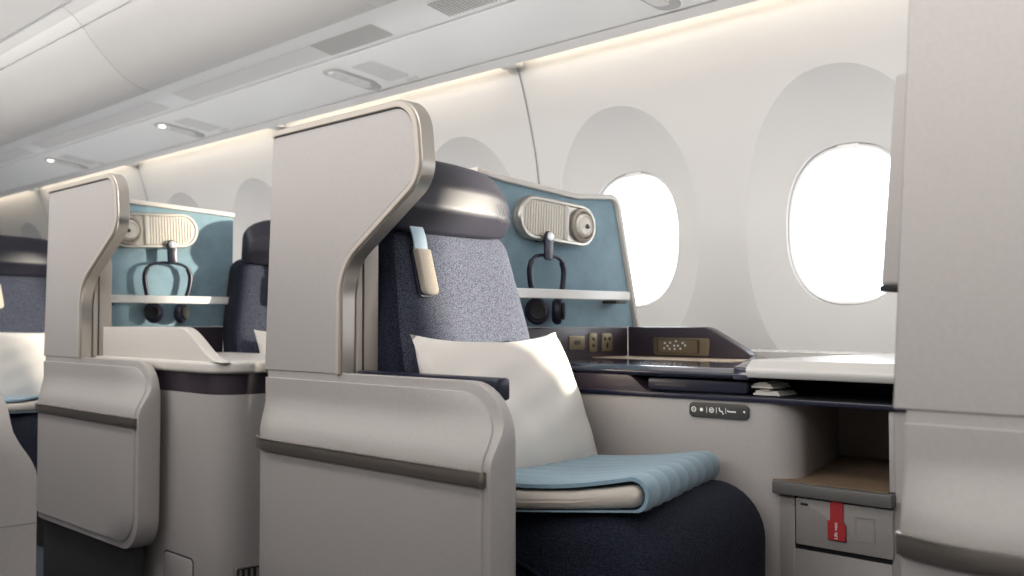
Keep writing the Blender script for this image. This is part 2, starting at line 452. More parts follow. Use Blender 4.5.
def sstep(t): t = max(0, min(1, t)); return t * t * (3 - 2 * t)
def yprof(z):                                   # the aisle face: upper band set back, swelling out to the trim strip
    return 1.022 - .032 * sstep((.574 - z) / .075)
def wrap(x, z=.48): return .022 * sstep((.58 - z) / .09) * max(0., 1 - (x + 1.697) / .09) ** 2.2
def side_panel(label, bottom=0.0, group='low aisle partitions', base=False, trim=True):
    r = thing('low_partition', (-1.35, 1.02, 0), label, 'partition', group)
    XL, XR, ZT = -1.697, -1.042, .622
    def xr(z, ins=0.):
        R = .085; x = XR - ins
        zt = ZT - ins
        if z > zt - R: x = XR - ins - R + sqrt(max(0, R * R - (z - zt + R) ** 2))
        if bottom > 0:
            R2 = .075; zb = bottom + ins
            if z < zb + R2: x = min(x, XR - ins - R2 + sqrt(max(0, R2 * R2 - (zb + R2 - z) ** 2)))
        return x
    def zrows(ins):
        a, b = bottom + ins * (bottom > 0), ZT - ins
        zs = []
        if bottom > 0: zs += [a + .075 * (1 - cos(pi / 2 * k / 8)) for k in range(8)]
        else: zs += [a, .2]
        z = max(a + .075, .22)
        while z < .47: zs.append(z); z += .04
        zs += [.47 + .008 * k for k in range(9)]
        zs += [b - .085 + .085 * sin(pi / 2 * k / 10) for k in range(11)]
        return sorted(set(round(q, 5) for q in zs))
    def slab(ins, d, back):
        rows = zrows(ins); rings = []
        ts = [0, .008, .02, .035, .05, .07, .09, .115, .145, .18, .3, .5, .75, 1.]; M = len(ts) - 1
        for z in rows:
            x1 = xr(z, ins); y = yprof(z) + d
            L = XL - (.001 if ins else 0)
            xs = [L + (x1 - L) * t for t in ts]
            rings.append([(x, min(y + wrap(x, z), back - .004), z) for x in xs] + [(x, back, z) for x in reversed(xs)])
        return loft(rings)
    mk('frame', slab(0, .0, 1.041), rimpaint if False else greige, r, bevel=.005, seg=2, bang=65, ang=50)
    mk('face_panel', slab(.015, -.0045, 1.032), greige, r, bevel=.0025, seg=1, bang=65, ang=50)
    zt = .486
    def arc_strip(d0, d1, z0, z1):
        xs = [XL - .003 + (.004 + .01 * k if k < 12 else .125 + .1 * (k - 12)) - .004 for k in range(17)] + [-1.051]
        yq = yprof(zt)
        return loft([[(x, yq + wrap(max(x, XL)) + d, z) for d, z in ((d0, z0), (d1, z0), (d1, z1), (d0, z1))] for x in xs])
    if trim:
        mk('trim_strip', arc_strip(-.0125, .003, .4745, .4955), bronze, r, bevel=.0018, bang=60)
        mk('trim_edge', arc_strip(-.0135, -.008, .4955, .4975), champ, r)
    else:
        mk('end_seam', box(XR - .002, XR + .0008, yprof(.45), 1.0435, .4395, .441), gapm, r)
    if not base:
        mk('armrest_pad', box(-1.446, -1.086, 1.046, 1.074, .592, .6265), navyplas, r, bevel=.005)
    else:
        mk('kick_base', box(-1.67, -1.110, 1.014, 1.040, .0, bottom + .08), charc, r, bevel=.004)
    return r

PC, PB = radians(8), radians(9)
def C(u, v, z):                                 # cushion frame: u forward, v towards the window
    return (-1.42 + u * cos(PC) - v * sin(PC), 1.085 + u * sin(PC) + v * cos(PC), z)
def S(u, v, z):                                 # the back is turned a little more to the window
    return (-1.43 + u * cos(PB) - v * sin(PB), 1.103 + u * sin(PB) + v * cos(PB), z)
def Sg(geo): return mapg(geo, lambda p: C(*p))
REC = .20
def ub(z): return .020 - REC * (z - .70)        # front plane of the back
def BK(s, v, d): return S(ub(s) + d, v, s)      # point on the back: height s, across v, d in front

def seat(label):
    r = thing('aeroplane_seat', (-1.2, 1.3, 0), label, 'seat', 'navy seats')
    # cushion
    prof = rnd([(-.10, .10), (.545, .10), (.552, .437), (.20, .420), (-.10, .405)], [.02, .03, .095, .05, .03], 10)
    V = []
    rings = []
    for v, ins in ((.0, .055), (.004, .032), (.016, .014), (.04, .003), (.075, 0), (.22, -.003), (.35, 0), (.385, .003), (.405, .014), (.417, .032), (.421, .055)):
        cx, cz = .24, .26
        rings.append([(cx + (p[0] - cx) * (1 - ins / .33), v, cz + (p[1] - cz) * (1 - ins / .17)) for p in prof])
    mk('seat_cushion', Sg(loft(rings)), navyfab, r, ang=60)
    mk('cushion_piping', Sg(tube(bez([(.03, -.003, .345), (.20, -.004, .345), (.30, -.004, .335), (.37, -.003, .30), (.40, .0, .24), (.41, .0, .15)]), .0028, 8)), navyplas, r)
    mk('seat_base', Sg(box(-.02, .50, .04, .40, .0, .12)), charc, r, bevel=.01)
    # back: outline across v, height s
    ol = rnd([(-.005, .40), (.428, .40), (.423, .69), (.384, .905), (.022, .905), (-.002, .69)], [.02, .02, .2, .05, .05, .2], 8)
    cv, cs = .22, .66
    def ringb(ins, d):
        return [BK(cs + (s - cs) * (1 - ins / .25), cv + (v - cv) * (1 - ins / .22), d) for v, s in ol]
    mk('backrest', loft([ringb(.02, -.095), ringb(.0, -.08), ringb(0., -.022), ringb(.004, -.010), ringb(.012, -.003), ringb(.02, -.004)]), navyfab, r, ang=60)
    rg = [ringb(.013, -.006), ringb(.017, .000), ringb(.026, .0045), ringb(.045, .0075), ringb(.09, .004), ringb(.14, .0), ringb(.20, -.003)]
    mk('back_panel', loft(rg), greyfab, r, ang=60)
    for q in ([(.02, .53), (.06, .60), (.085, .64), (.088, .70)], [(.42, .53), (.38, .60), (.357, .64), (.354, .70)]):
        pass
    mk('back_wing', loft([[BK(s, v, d) for s, v in ((.45 + .02, .018), (.70, .012), (.76, .03), (.66, .085), (.47, .10))] for d in (.0, .012)]), greyfab, r, bevel=.006, seg=3) if False else None
    # headrest roll
    sec = rnd([(.022, .879), (.046, .925), (.042, .975), (.006, 1.029), (-.045, 1.027), (-.062, .881)], [.012, .03, .04, .03, .02, .012], 8)
    rings = []
    for v, ins in ((.018, .05), (.021, .026), (.032, .009), (.05, .001), (.21, .003), (.275, .006), (.308, .011), (.334, .020), (.353, .033), (.364, .048), (.368, .060)):
        cu, cz = -.01, .905
        rings.append([S(ub(.9) + cu + (u - cu) * (1 - ins / .13), v, cz + (z - cz) * (1 - ins / .13)) for u, z in sec])
    rings = [[(p[0], p[1], p[2]) for p in q] for q in rings]
    mk('headrest', loft(rings), leather, r, ang=60)
    em = []
    hu = ub(.9) + .0445
    for pts in ([(.350, .915), (.352, .935), (.347, .950)], [(.358, .912), (.360, .934), (.357, .952)], [(.366, .910), (.372, .925), (.364, .936), (.371, .946)], [(.344, .912), (.338, .920)], [(.374, .918), (.381, .926), (.379, .936)]):
        em.append(tube([S(hu + (.002 if z < .925 else .0015 - (z - .925) * .28), v, z) for v, z in bez([(a, b, 0) for a, b in pts], 5) for _ in (0,)] if False else [S(hu + (.003 - abs(q[1] - .925) * .25), q[0] - .05, q[1]) for q in bez([(a, b, 0) for a, b in pts], 5)], .0004, 6))
    mk('emblem', join(*em), leather, r)
    # strap: pale ribbon from under the headrest ending in a beige pad
    hv = .084 if MIR is None else .285
    h0 = hv - .092
    rib = bez([(.905, .062, .012), (.890, .076, .021), (.866, .088, .017), (.835, .091, .013)], 6)
    V = []; F = []
    for s, v, d in [(a, b + h0, c) for a, b, c in rib]: V += [BK(s, v - .018, d), BK(s, v + .018, d), BK(s, v + .018, d + .003), BK(s, v - .018, d + .003)]
    n = len(rib)
    for i in range(n - 1):
        for k in range(4): F.append((4 * i + k, 4 * i + (k + 1) % 4, 4 * i + 4 + (k + 1) % 4, 4 * i + 4 + k))
    F += [(0, 1, 2, 3), (4 * n - 4, 4 * n - 3, 4 * n - 2, 4 * n - 1)]
    st = mk('headrest_strap', (V, F), ribbonm, r); st['label'] = 'pale blue ribbon hanging from the headrest'
    pp = rnd([(.848, hv - .0205), (.848, hv + .0195), (.762, hv + .027), (.762, hv - .013)], [.004, .004, .012, .012], 6)
    pd = mk('strap_pad', loft([[BK(s, v, .010) for s, v in pp], [BK(s, v, .024) for s, v in pp]]), padm, st, bevel=.004, seg=3); pd['label'] = 'beige pad at the end of the ribbon'
    pq = rnd([(.852, hv - .025), (.852, hv + .018), (.757, hv + .026), (.757, hv - .020)], .012, 6)
    mk('pad_backing', loft([[BK(s, v, .004) for s, v in pq], [BK(s, v, .012) for s, v in pq]]), navyplas, st, bevel=.002)
    return r

def pillow(label):
    r = thing('pillow', S(.12, .21, .43), label, 'pillow', 'white pillows')
    n = 28; W, H, TH = .44, .30, .058
    top = []; 
    def P(i, j, sgn):
        a = -1 + 2 * i / n; b = -1 + 2 * j / n
        pin = 1 - .05 * (1 - abs(a) ** 2.2) * abs(b) ** 3 
        pin2 = 1 - .045 * (1 - abs(b) ** 2.2) * abs(a) ** 3
        t = TH * ((1 - abs(a) ** 2.6) * (1 - abs(b) ** 2.6)) ** .52
        wr = .0025 * sin(9 * a + 4 * b) * (1 - a * a) + .002 * sin(13 * b - 6 * a) * (1 - b * b)
        x = a * W / 2 * pin2; h = b * H / 2 * pin; d = sgn * (t + wr * (t / TH))
        sag = -.012 * (1 - a * a) if b > 0 else 0
        # lean
        v = .166 + x - .004 * (-b * .5 + .5)
        hh = h + sag * max(b, 0)
        le = radians(22)
        u = .160 - hh * sin(le) + d * cos(le)
        z = .552 + hh * cos(le) + d * sin(le)
        return S(u, v, z)
    V = []; F = []
    for sgn in (1, -1):
        o = len(V)
        for i in range(n + 1):
            for j in range(n + 1): V.append(P(i, j, sgn))
        for i in range(n):
            for j in range(n):
                q = o + i * (n + 1) + j; F.append((q, q + 1, q + n + 2, q + n + 1))
    mk('pillowcase', (V, F), pillowm, r, ang=80)
    return r

QA = radians(19)
def quilt(label):
    r = thing('folded_quilt', (-1.05, 1.25, .436), label, 'blanket', 'folded quilts')
    def Q(u, v, z):       # u back from the fold, v across, z above the cushion
        x = -.905 - u * cos(QA) - v * sin(QA); y = 1.175 - u * sin(QA) + v * cos(QA)
        # cushion top height under it
        return (x, y, z + .432 - .028 * (u / .37) - .008 * v / .4)
    D, WD, HT, TK = .265, .405, .050, .006
    nv = 84; R = HT / 2
    mid = [(D - k * D / 14, HT) for k in range(14)]
    mid = [(D * (1 - k / 14), HT) for k in range(14)] + [(0 - R * sin(pi * k / 14) + .0, R + R * cos(pi * k / 14)) for k in range(15)] + [(D * k / 14, 0) for k in range(1, 15)]
    mid = [(u + R, z) for u, z in mid]
    VV = []
    rings = []
    for j in range(nv + 1):
        v = WD * j / nv
        puff = .0030 * abs(sin(pi * v / WD * 8)) ** .7 * min(1, v / .004, (WD - v) / .004)
        out = []
        for i, (u, z) in enumerate(mid):
            a = Vector(mid[max(i - 1, 0)]); b = Vector(mid[min(i + 1, len(mid) - 1)])
            t = (b - a).normalized(); nn = Vector((t.y, -t.x))
            nn = -nn if False else nn
            sag = -.010 * sin(pi * min(1, max(0, (u - R) / D))) * (1 if z > R else 0) * (1 - .4 * v / WD)
            out.append((u, z + sag, nn, puff))
        ring = [Q(u - nn.x * -(-1) * 0 + (-nn.x) * (-(TK * .5 + pf)) * -1 * -1, v, z + nn.y * -(TK * .5 + pf) * 1) if False else Q(u + nn.x * (TK * .5 + pf) * SG, v, max(0.001, z + nn.y * (TK * .5 + pf) * SG)) for u, z, nn, pf in out]
        ring += [Q(u - nn.x * TK * .5 * SG, v, z - nn.y * TK * .5 * SG) for u, z, nn, pf in reversed(out)]
        rings.append(ring)
    mk('quilt_cover', loft(rings), quiltb, r, ang=50)['label'] = 'pale blue channel stitched outer cover'
    # cream inner layer folded inside
    lp = rnd([(.010, .007), (.010, HT - .009), (.06, HT - .008), (.12, HT - .008), (.2, HT - .008), (D + R, HT - .008), (D + R, .006), (.2, .006), (.12, .006), (.06, .006)], [.015, .015, 0, 0, 0, .002, .002, 0, 0, 0], 8)
    rings = []
    for j in range(25):
        v = [-.005, -.0045, -.003, 0, .005, .012][j] if j < 6 else .012 + (WD - .018) * (j - 5) / 19
        fl = [1., .72, .42, .18, .05, 0][j] if j < 6 else (0 if j < 24 else .3)
        rings.append([Q(u + (fl * .009 if u < .1 else 0), v + .0025 * sin(u * 26), (.024 + (z - .024) * (1 - fl)) * (1 - .05 * sin(pi * min(1, u / D))) - .010 * sin(pi * min(1, max(0, (u - R) / D))) * (1 - .4 * v / WD) * (z / HT)) for u, z in lp])
    mk('quilt_lining', loft(rings, cap=False), quiltc, r, ang=60)['label'] = 'cream lining showing at the folded side'
    if False: mk('lining_roll', tube([Q(.020 + .001 * sin(k), .0025 + .36 * k / 12, .012) for k in range(13)], [.0065] * 13, 10), quiltc, r)
    return r
SG = 1

def suede(label, ymax_clip=None):
    r = thing('divider_panel', (-1.62, 1.75, .62), label, 'divider panel', 'blue divider panels')
    yl = 1.47
    pts = [(yl, .70), (yl, 1.038), (1.55, 1.027), (1.80, 1.0085), (1.948, 1.020), (2.026, .70)]
    if ymax_clip: pts = [(yl, .70), (yl, 1.030), (1.55, 1.034), (1.80, 1.045), (ymax_clip, 1.05), (ymax_clip, .70)]
    o = rnd(pts, [0, 0, .3, .22, .03, 0], 10)
    mk('suede_face', prism(o, 'x', -1.64, -1.60), suede_m, r, bevel=.002)
    e = rnd(pts, [0, 0, .3, .22, .03, 0], 10, closed=False)[1:]
    e[-1] = (e[-1][0], e[-1][1])
    mk('frame', strip(e, .013, 'x', -1.655, -1.590), offwhite, r, bevel=.003)['label'] = 'pale metallic frame'
    # slim rail holding things against the panel
    y0 = 1.478
    y1 = min(1.955, (ymax_clip or 9) - .02)
    rail = rnd([(-1.600, y0), (-1.548, y0), (-1.548, y1), (-1.600, y1)], [.0, .012, .012, 0], 5)
    path = rnd([(-1.600, y0), (-1.548, y0), (-1.548, y1), (-1.600, y1)], [.0, .014, .014, 0], 5, closed=False)
    mk('rail', strip(path, .006, 'z', .7655, .787), whitegl, r, bevel=.0015, seg=1)['label'] = 'cream rail across the blue panel'
    mk('rail_bracket', box(-1.6, -1.556, y1 - .055, y1 - .012, .7575, .7655), graphite, r, bevel=.002)
    return r
suede_m = suede

def lamp(label, dz=0.):
    r = thing('reading_lamp', (-1.59, 1.72, .945), label, 'reading lamp', 'oval reading lamps')
    tl = radians(-3)
    def Lc(y, z, d): return (-1.60 + d, 1.713 + y * cos(tl) - z * sin(tl), .946 + dz + y * sin(tl) + z * cos(tl))
    def stad(hl, hh, d, k=14):
        return [Lc((hl - hh) + hh * cos(-pi / 2 + pi * i / k), hh * sin(-pi / 2 + pi * i / k), d) for i in range(k + 1)] + [Lc(-(hl - hh) + hh * cos(pi / 2 + pi * i / k), hh * sin(pi / 2 + pi * i / k), d) for i in range(k + 1)]
    mk('housing', loft([stad(.128, .046, .0002), stad(.130, .048, .006), stad(.128, .046, .012)]), metal, r, ang=50)
    mk('upper_shell', loft([stad(.124, .043, .012), stad(.131, .050, .016), stad(.131, .050, .026), stad(.128, .047, .030), stad(.123, .042, .030), stad(.121, .040, .026)]), metal, r, ang=50)
    ribs = []
    for k in range(15):
        y = -.112 + k * .0086
        hh = .038 if y > -.083 else max(.012, sqrt(max(0, .04 ** 2 - (y + .081) ** 2)) - .002)
        ribs.append(loft([[Lc(y, -hh, .024), Lc(y, hh, .024), Lc(y + .0066, hh, .024), Lc(y + .0066, -hh, .024)], [Lc(y + .0015, -hh, .0285), Lc(y + .0015, hh, .0285), Lc(y + .0051, hh, .0285), Lc(y + .0051, -hh, .0285)]]))
    mk('vent_ribs', join(*ribs), lampw, r, ang=30)
    mk('divider', loft([[Lc(y, z, d) for y, z in ((.018, -.041), (.032, -.041), (.032, .041), (.018, .041))] for d in (.022, .032)]), offwhite, r, bevel=.003)
    c = (.080, 0)
    def rg(rad, d, n=32): return [Lc(c[0] + rad * cos(2 * pi * i / n), c[1] + rad * sin(2 * pi * i / n), d) for i in range(n)]
    lr = mk('lamp_ring', loft([rg(.041, .027), rg(.040, .034), rg(.034, .037), rg(.031, .033), rg(.030, .026)]), metal, r, ang=50)
    mk('lamp_head', loft([rg(.029, .026), rg(.028, .038), rg(.022, .043), rg(.020, .040), rg(.004, .041)]), lampw, r, ang=50)
    mk('lamp_switch', loft([[Lc(c[0] + y, c[1] + z, d) for y, z in ((-.002, -.004), (.006, -.008), (.011, -.004), (.003, .004))] for d in (.039, .046)]), graphite, r, bevel=.001)
    # clip that carries the headset
    hk = mk('hook', loft([[Lc(y, z, d) for y, z in rnd([(-.055, -.095), (-.029, -.095), (-.027, -.028), (-.057, -.028)], [.008, .008, .012, .012])] for d in (.034, .040)]), navyplas, r, bevel=.002)
    hk['label'] = 'dark clip with a silver disc'
    mk('hook_arm', loft([[Lc(y, z, d) for y, z in ((-.051, -.052), (-.033, -.052), (-.033, -.04), (-.051, -.04))] for d in (.0, .036)]), navyplas, r, bevel=.002)
    mk('hook_disc', loft([[Lc(-.042 + .0105 * cos(2 * pi * i / 24), -.040 + .0105 * sin(2 * pi * i / 24), d) for i in range(24)] for d in (.0395, .0425)]), silver, hk, bevel=.001)
    return r

def headset(label, ky=1., kz=1., dz=0.):
    r = thing('headphones', (-1.578, 1.66, .72), label, 'headphones', 'navy headphones')
    X = -1.574; yc = 1.674
    # two arms of the band hanging down from the top
    arc = [(-.030, .742), (-.046, .772), (-.055, .805), (-.057, .832), (-.050, .852), (-.032, .863), (0, .866), (.032, .863), (.050, .852), (.057, .832), (.055, .805), (.048, .772), (.034, .742)]
    arc = [(a * ky, .866 + dz - (.866 - b) * kz) for a, b in arc]
    mk('headband', tube([(X, yc + a, b) for a, b, _ in bez([(a, b, 0) for a, b in arc], 6)], .0042, 10, 1.0), navyplas, r)
    pads = []
    for sgn in (-1, 1):
        seg = [(q[0], q[1]) for q in arc if (q[0] * sgn) > .03 * ky and .866 + dz - .106 * kz < q[1] < .866 + dz - .006 * kz]
        seg = sorted(seg, key=lambda q: q[1])
        mk('band_sleeve', tube([(X, yc + a, b) for a, b, _ in bez([(a, b, 0) for a, b in seg], 6)], .0068, 10), navyplas, r)
        # cup: a flat disc turned towards the middle
        cy = yc + sgn * .034 * ky; cz = .866 + dz - .129 * kz
        prof = [(.011, -.012), (.021, -.011), (.0265, -.004), (.0265, .004), (.023, .010), (.013, .011)]
        rot = Matrix.Rotation(radians(38) * sgn, 3, 'Z') @ Matrix.Rotation(radians(-12) * sgn, 3, 'X')
        g = mapg(lathe((0, 0, 0), 'x', prof, 28), lambda p: (p[0], p[1], p[2] * 1.18))
        g = mapg(g, lambda p: tuple(rot @ Vector(p) + Vector((X + .0, cy, cz))))
        c = mk('ear_cup', g, navyplas, r, ang=50)
        g = lathe((0, 0, 0), 'x', [(.008, .009), (.018, .010), (.021, .014), (.018, .018), (.010, .016)], 28)
        g = mapg(g, lambda p: tuple(rot @ Vector(p) + Vector((X, cy, cz))))
        mk('ear_pad', g, blackm, c, ang=60)
    return r

def socket_panel(parent, ymax=2.0):
    """dark strip with outlets under the blue panel"""
    p = mk('socket_panel', box(-1.64, -1.598, 1.50, ymax, .600, .699), aub, parent, bevel=.004)
    def plate(y0, y1, z0, z1, d=.003):
        return prism(rnd([(y0, z0), (y1, z0), (y1, z1), (y0, z1)], .004, 4), 'x', -1.5985, -1.598 + d)
    mk('usb_plate', join(plate(1.774, 1.830, .646, .679)), brass, p, bevel=.001)
    a = mk('jack_plate', plate(1.847, 1.876, .640, .685), brass, p, bevel=.001)
    b = mk('power_outlet', plate(1.894, 1.934, .641, .684), brass, p, bevel=.001)
    mk('usb_ports', join(plate(1.790, 1.812, .658, .668, .0042)), graphite, p)
    mk('jack_holes', join(*[lathe((-1.5955, 1.8615, z), 'x', [(.0045, 0), (.0045, .001), (.003, .0012)], 14) for z in (.655, .671)]), blackm, p)
    mk('outlet_holes', join(*[lathe((-1.5955, y, .671), 'x', [(.0045, 0), (.0045, .001), (.003, .0012)], 14) for y in (1.905, 1.922)], plate(1.911, 1.916, .648, .662, .0042)), blackm, p)
    return p

FA = math.atan2(.05, .48)
def FY(x): return 1.553 + (x + 1.45) * .105      # front face of the console
def console_a(label):
    r = thing('side_console', (-1.1, 1.9, 0), label, 'console')
    lowp = rnd([(-1.64, FY(-1.64)), (-.955, FY(-.955) - .001), (-.455, 1.612), (-.455, 2.2), (-1.64, 2.2)], [0, .2, 0, 0, 0], 8)
    # lower body with a recess for the drawer
    mk('lower_body', join(box(-.944, -.9145, 1.611, 2.14, 0, .415), box(-.9255, -.738, 1.612, 2.14, 0, .312), box(-.738, -.455, 1.612, 2.14, 0, .415), box(-.93, -.735, 1.75, 2.14, .30, .412)), greige_shade, r, bevel=.0015, seg=1)
    mk('main_body', prism(rnd([(-1.64, FY(-1.64)), (-.905, FY(-.905) + .003), (-1.035, 2.02), (-1.035, 2.14), (-1.64, 2.14)], [0, .055, 0, 0, 0], 10), 'z', 0, .566), greige, r, ang=50)
    mk('cubby_back', box(-1.10, -.72, 2.0, 2.02, .42, .575), rimpaint, r)
    mk('cubby_side', join(box(-.742, -.731, 1.612, 2.02, .43, .566)), greige, r, bevel=.003)
    mk('front_bulkhead', join(box(-.731, -.455, 1.612, 2.14, .415, .5655), box(-.69, -.455, 1.612, 2.14, .5655, .606)), greige, r)
    mk('shelf', box(-1.04, -.742, 1.61, 2.0, .4155, .430), mattan, r)['label'] = 'tan shelf floor of the open cubby'
    mk('shelf_lip', box(-.950, -.730, 1.594, 1.618, .4065, .4290), slotgrey, r, bevel=.003)
    global DX
    DX += .010
    d = mk('drawer', prism(rnd([(-.9195, .3215), (-.7435, .3215), (-.7435, .4035), (-.9195, .4035)], .004, 4), 'y', 1.606, 1.68), greige_shade, r, bevel=.0015)
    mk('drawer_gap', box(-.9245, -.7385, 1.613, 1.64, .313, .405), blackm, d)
    mk('drawer_latch', strip([(-.807, .345), (-.807, .383), (-.775, .383), (-.775, .345), (-.807, .345)], .0015, 'y', 1.6047, 1.607), greige_shade, d)
    mk('drawer_slot', prism(rnd([(-.909, .391), (-.895, .391), (-.895, .3945), (-.909, .3945)], .001, 3), 'y', 1.6047, 1.607), blackm, d)
    tg = mk('red_tag', prism([(-.852, .407), (-.852, .372), (-.857, .372), (-.857, .339), (-.824, .339), (-.824, .366), (-.829, .372), (-.829, .407)], 'y', 1.601, 1.6055), redm, d, bevel=.001, seg=1)
    tg['label'] = 'red pull tag hanging over the drawer front, white lettering up it'
    text('Life vest', (-.8385, 1.6008, .3415), .0085, inkw, tg, roll=90)
    DX -= .010
    # band, open slot and ledge
    bd = [(-1.64, FY(-1.64) - .004), (-.96, FY(-.96) - .004), (-.70, 1.603), (-.70, 2.0), (-1.64, 2.0)]
    mk('lower_band', prism(bd, 'z', .5655, .5755), navyplas, r, bevel=.002)
    # solid part of the band with a curved end where the slot begins
    n = 10
    pts = [(-1.64, .5755), (-1.205, .5755)] + [(-1.205 - .055 * k / n, .5755 + .031 * sstep(k / n)) for k in range(1, n + 1)] + [(-1.64, .607)]
    g = prism(pts, 'y', 0, 1)
    g = mapg(g, lambda p: (p[0], FY(p[0]) - .002 + p[1] * .25, p[2]))
    mk('band_block', g, aub, r, ang=40)
    mk('slot_lining', join(box(-1.5, -.69, 1.80, 1.82, .575, .612), box(-.6935, -.6905, 1.61, 1.82, .575, .612)), blackm, r)
    mk('slot_floor', prism([(-1.4, 1.60), (-.695, 1.612), (-.695, 1.81), (-1.4, 1.81)], 'z', .5755, .5765), blackm, r)
    lip = rnd([(1.570, .616), (1.582, .6065), (1.62, .6060), (2.13, .6060), (2.13, .6255), (1.600, .6255)], [.007, .005, 0, 0, 0, .02], 6)
    rings = [[(x, y + (FY(max(x, -1.42)) - 1.585) * .5 * (1 if y < 1.63 else 0), z) for y, z in lip] for x in (-1.60, -1.45, -1.3, -1.15, -.99)]
    mk('ledge', loft(rings), lipm, r, ang=50)['label'] = 'glossy dark blue ledge lip'
    mk('tray_top', loft([[(x, y, z) for y, z in ((1.86, .6253), (1.998, .6253), (1.998, .6268), (1.86, .6268))] for x in (-1.597, -1.20)]), woodm, r)
    wl_ = rnd([(1.566, .626), (1.574, .6115), (2.20, .6115), (2.20, .644), (1.590, .644)], [.012, .006, 0, 0, .014], 7)
    mk('white_top', loft([[(x, y, z) for y, z in wl_] for x in (-.985, -.455)]), whitetop, r, ang=50)['label'] = 'white glossy console top below the window'
    mk('white_top_inner', loft([[(x, y, z) for y, z in ((2.032, .6256), (2.2, .6256), (2.2, .6438), (2.032, .6438))] for x in (-1.6, -1.0)]), whitetop, r)
    socket_panel(r)
    sp_ = rnd([(-1.60, .632), (-1.60, .7005), (-1.36, .7005), (-1.268, .652), (-1.238, .6335), (-1.275, .607), (-1.60, .607)], [0, 0, .07, .04, .006, .01, 0], 8)
    w = mk('side_fairing', prism(sp_, 'y', 2.0, 2.03), aub, r, bevel=.004)
    w['label'] = 'dark glossy fairing with a remote set into it'
    # slanted white and dark wedge closing the ledge in front of the fairing
    mk('ledge_end', loft([[(-1.245, 2.02, .6065), (-1.02, 1.58, .6065), (-.985, 1.58, .6065), (-1.205, 2.02, .6065)], [(-1.245, 2.02, .636), (-1.02, 1.585, .630), (-.993, 1.585, .629), (-1.215, 2.02, .634)]]), lipm, r, bevel=.003)
    rm = mk('remote_dock', prism(rnd([(-1.515, .632), (-1.355, .632), (-1.352, .674), (-1.518, .674)], .007, 5), 'y', 1.9965, 2.003), brass, r, bevel=.0015)
    mk('remote_face', prism(rnd([(-1.503, .637), (-1.380, .637), (-1.380, .670), (-1.503, .670)], .002, 3), 'y', 1.994, 1.999), darkbr, rm)
    mk('remote_plate', prism(rnd([(-1.500, .638), (-1.384, .638), (-1.384, .669), (-1.500, .669)], .002, 3), 'y', 1.993, 1.996), brass, rm)
    dots = []
    for a, b in ((-.478, .661), (-.462, .662), (-.445, .666), (-.425, .662), (-.480, .648), (-.464, .647), (-.449, .647), (-.432, .648), (-.450, .655), (-.439, .655), (-.418, .656), (-.470, .654)):
        dots.append(lathe((a - 1.0, 1.9928, b), 'y', [(.0026, 0), (.0026, -.0012)], 10))
    mk('remote_buttons', join(*dots), inkw, rm)
    # seat control strip on the console face
    def cf(x, z, d): return (x, FY(x) - d, z)
    pl = rnd([(-1.119, .5325), (-.998, .5325), (-.998, .5605), (-1.119, .5605)], .009, 6)
    cp = mk('seat_control', loft([[cf(x, z, .0005) for x, z in pl], [cf(x, z, .004) for x, z in pl]]), graphite, r, bevel=.001)
    ic = []
    def ringi(x, z, ra, rb):
        return loft([[cf(x + q * cos(2 * pi * k / 18), z + q * sin(2 * pi * k / 18), .0045) for k in range(18)] for q in (ra, rb)], cap=False)
    def lin(*p, w=.0009):
        gs = []
        for (xa_, za), (xb_, zb) in zip(p, p[1:]):
            dx, dz = xb_ - xa_, zb - za; l = sqrt(dx * dx + dz * dz); nx, nz = -dz / l * w, dx / l * w
            gs.append(([cf(xa_ + nx, za + nz, .0045), cf(xb_ + nx, zb + nz, .0045), cf(xb_ - nx, zb - nz, .0045), cf(xa_ - nx, za - nz, .0045)], [(0, 1, 2, 3)]))
        return join(*gs)
    z0 = .547
    ic += [ringi(-1.1085, z0, .0035, .0052), lin((-1.111, z0), (-1.106, z0), w=.0007), ringi(-1.0925, z0, .0, .0035)]
    ic += [lin((-1.0815, z0 - .0055), (-1.0815, z0 + .0055), w=.0006), ringi(-1.0715, z0, .0036, .0052), lin((-1.0745, z0 + .001), (-1.0685, z0 + .001), w=.0008), lin((-1.0745, z0 - .0015), (-1.0685, z0 - .0015), w=.0006)]
    ic += [lin((-1.0615, z0 - .0055), (-1.0615, z0 + .0055), w=.0006), lin((-1.056, z0 + .0055), (-1.0545, z0 - .001), (-1.0495, z0 - .0015), (-1.0475, z0 - .007), w=.0012)]
    ic += [lin((-1.0425, z0 - .0055), (-1.0425, z0 + .0055), w=.0006), lin((-1.0395, z0 + .001), (-1.037, z0 - .001), (-1.022, z0 - .001), w=.0013), ringi(-1.0055, z0, .0, .0022)]
    mk('control_icons', join(*ic), inkw, cp)
    return r

def text(s, loc, size, m, parent, roll=0):
    cu = bpy.data.curves.new('lettering', 'FONT'); cu.body = s; cu.size = size; cu.extrude = .0002
    to = bpy.data.objects.new('lettering', cu); COL.objects.link(to)
    bpy.context.view_layer.update()
    me = bpy.data.meshes.new_from_object(to.evaluated_get(bpy.context.evaluated_depsgraph_get()))
    bpy.data.objects.remove(to)
    a = radians(roll)
    V = [(loc[0] + v.co.x * cos(a) - v.co.y * sin(a), loc[1] - v.co.z, loc[2] + v.co.x * sin(a) + v.co.y * cos(a)) for v in me.vertices]
    F = [tuple(p.vertices) for p in me.polygons]
    return mk('lettering', (V, F), m, parent)

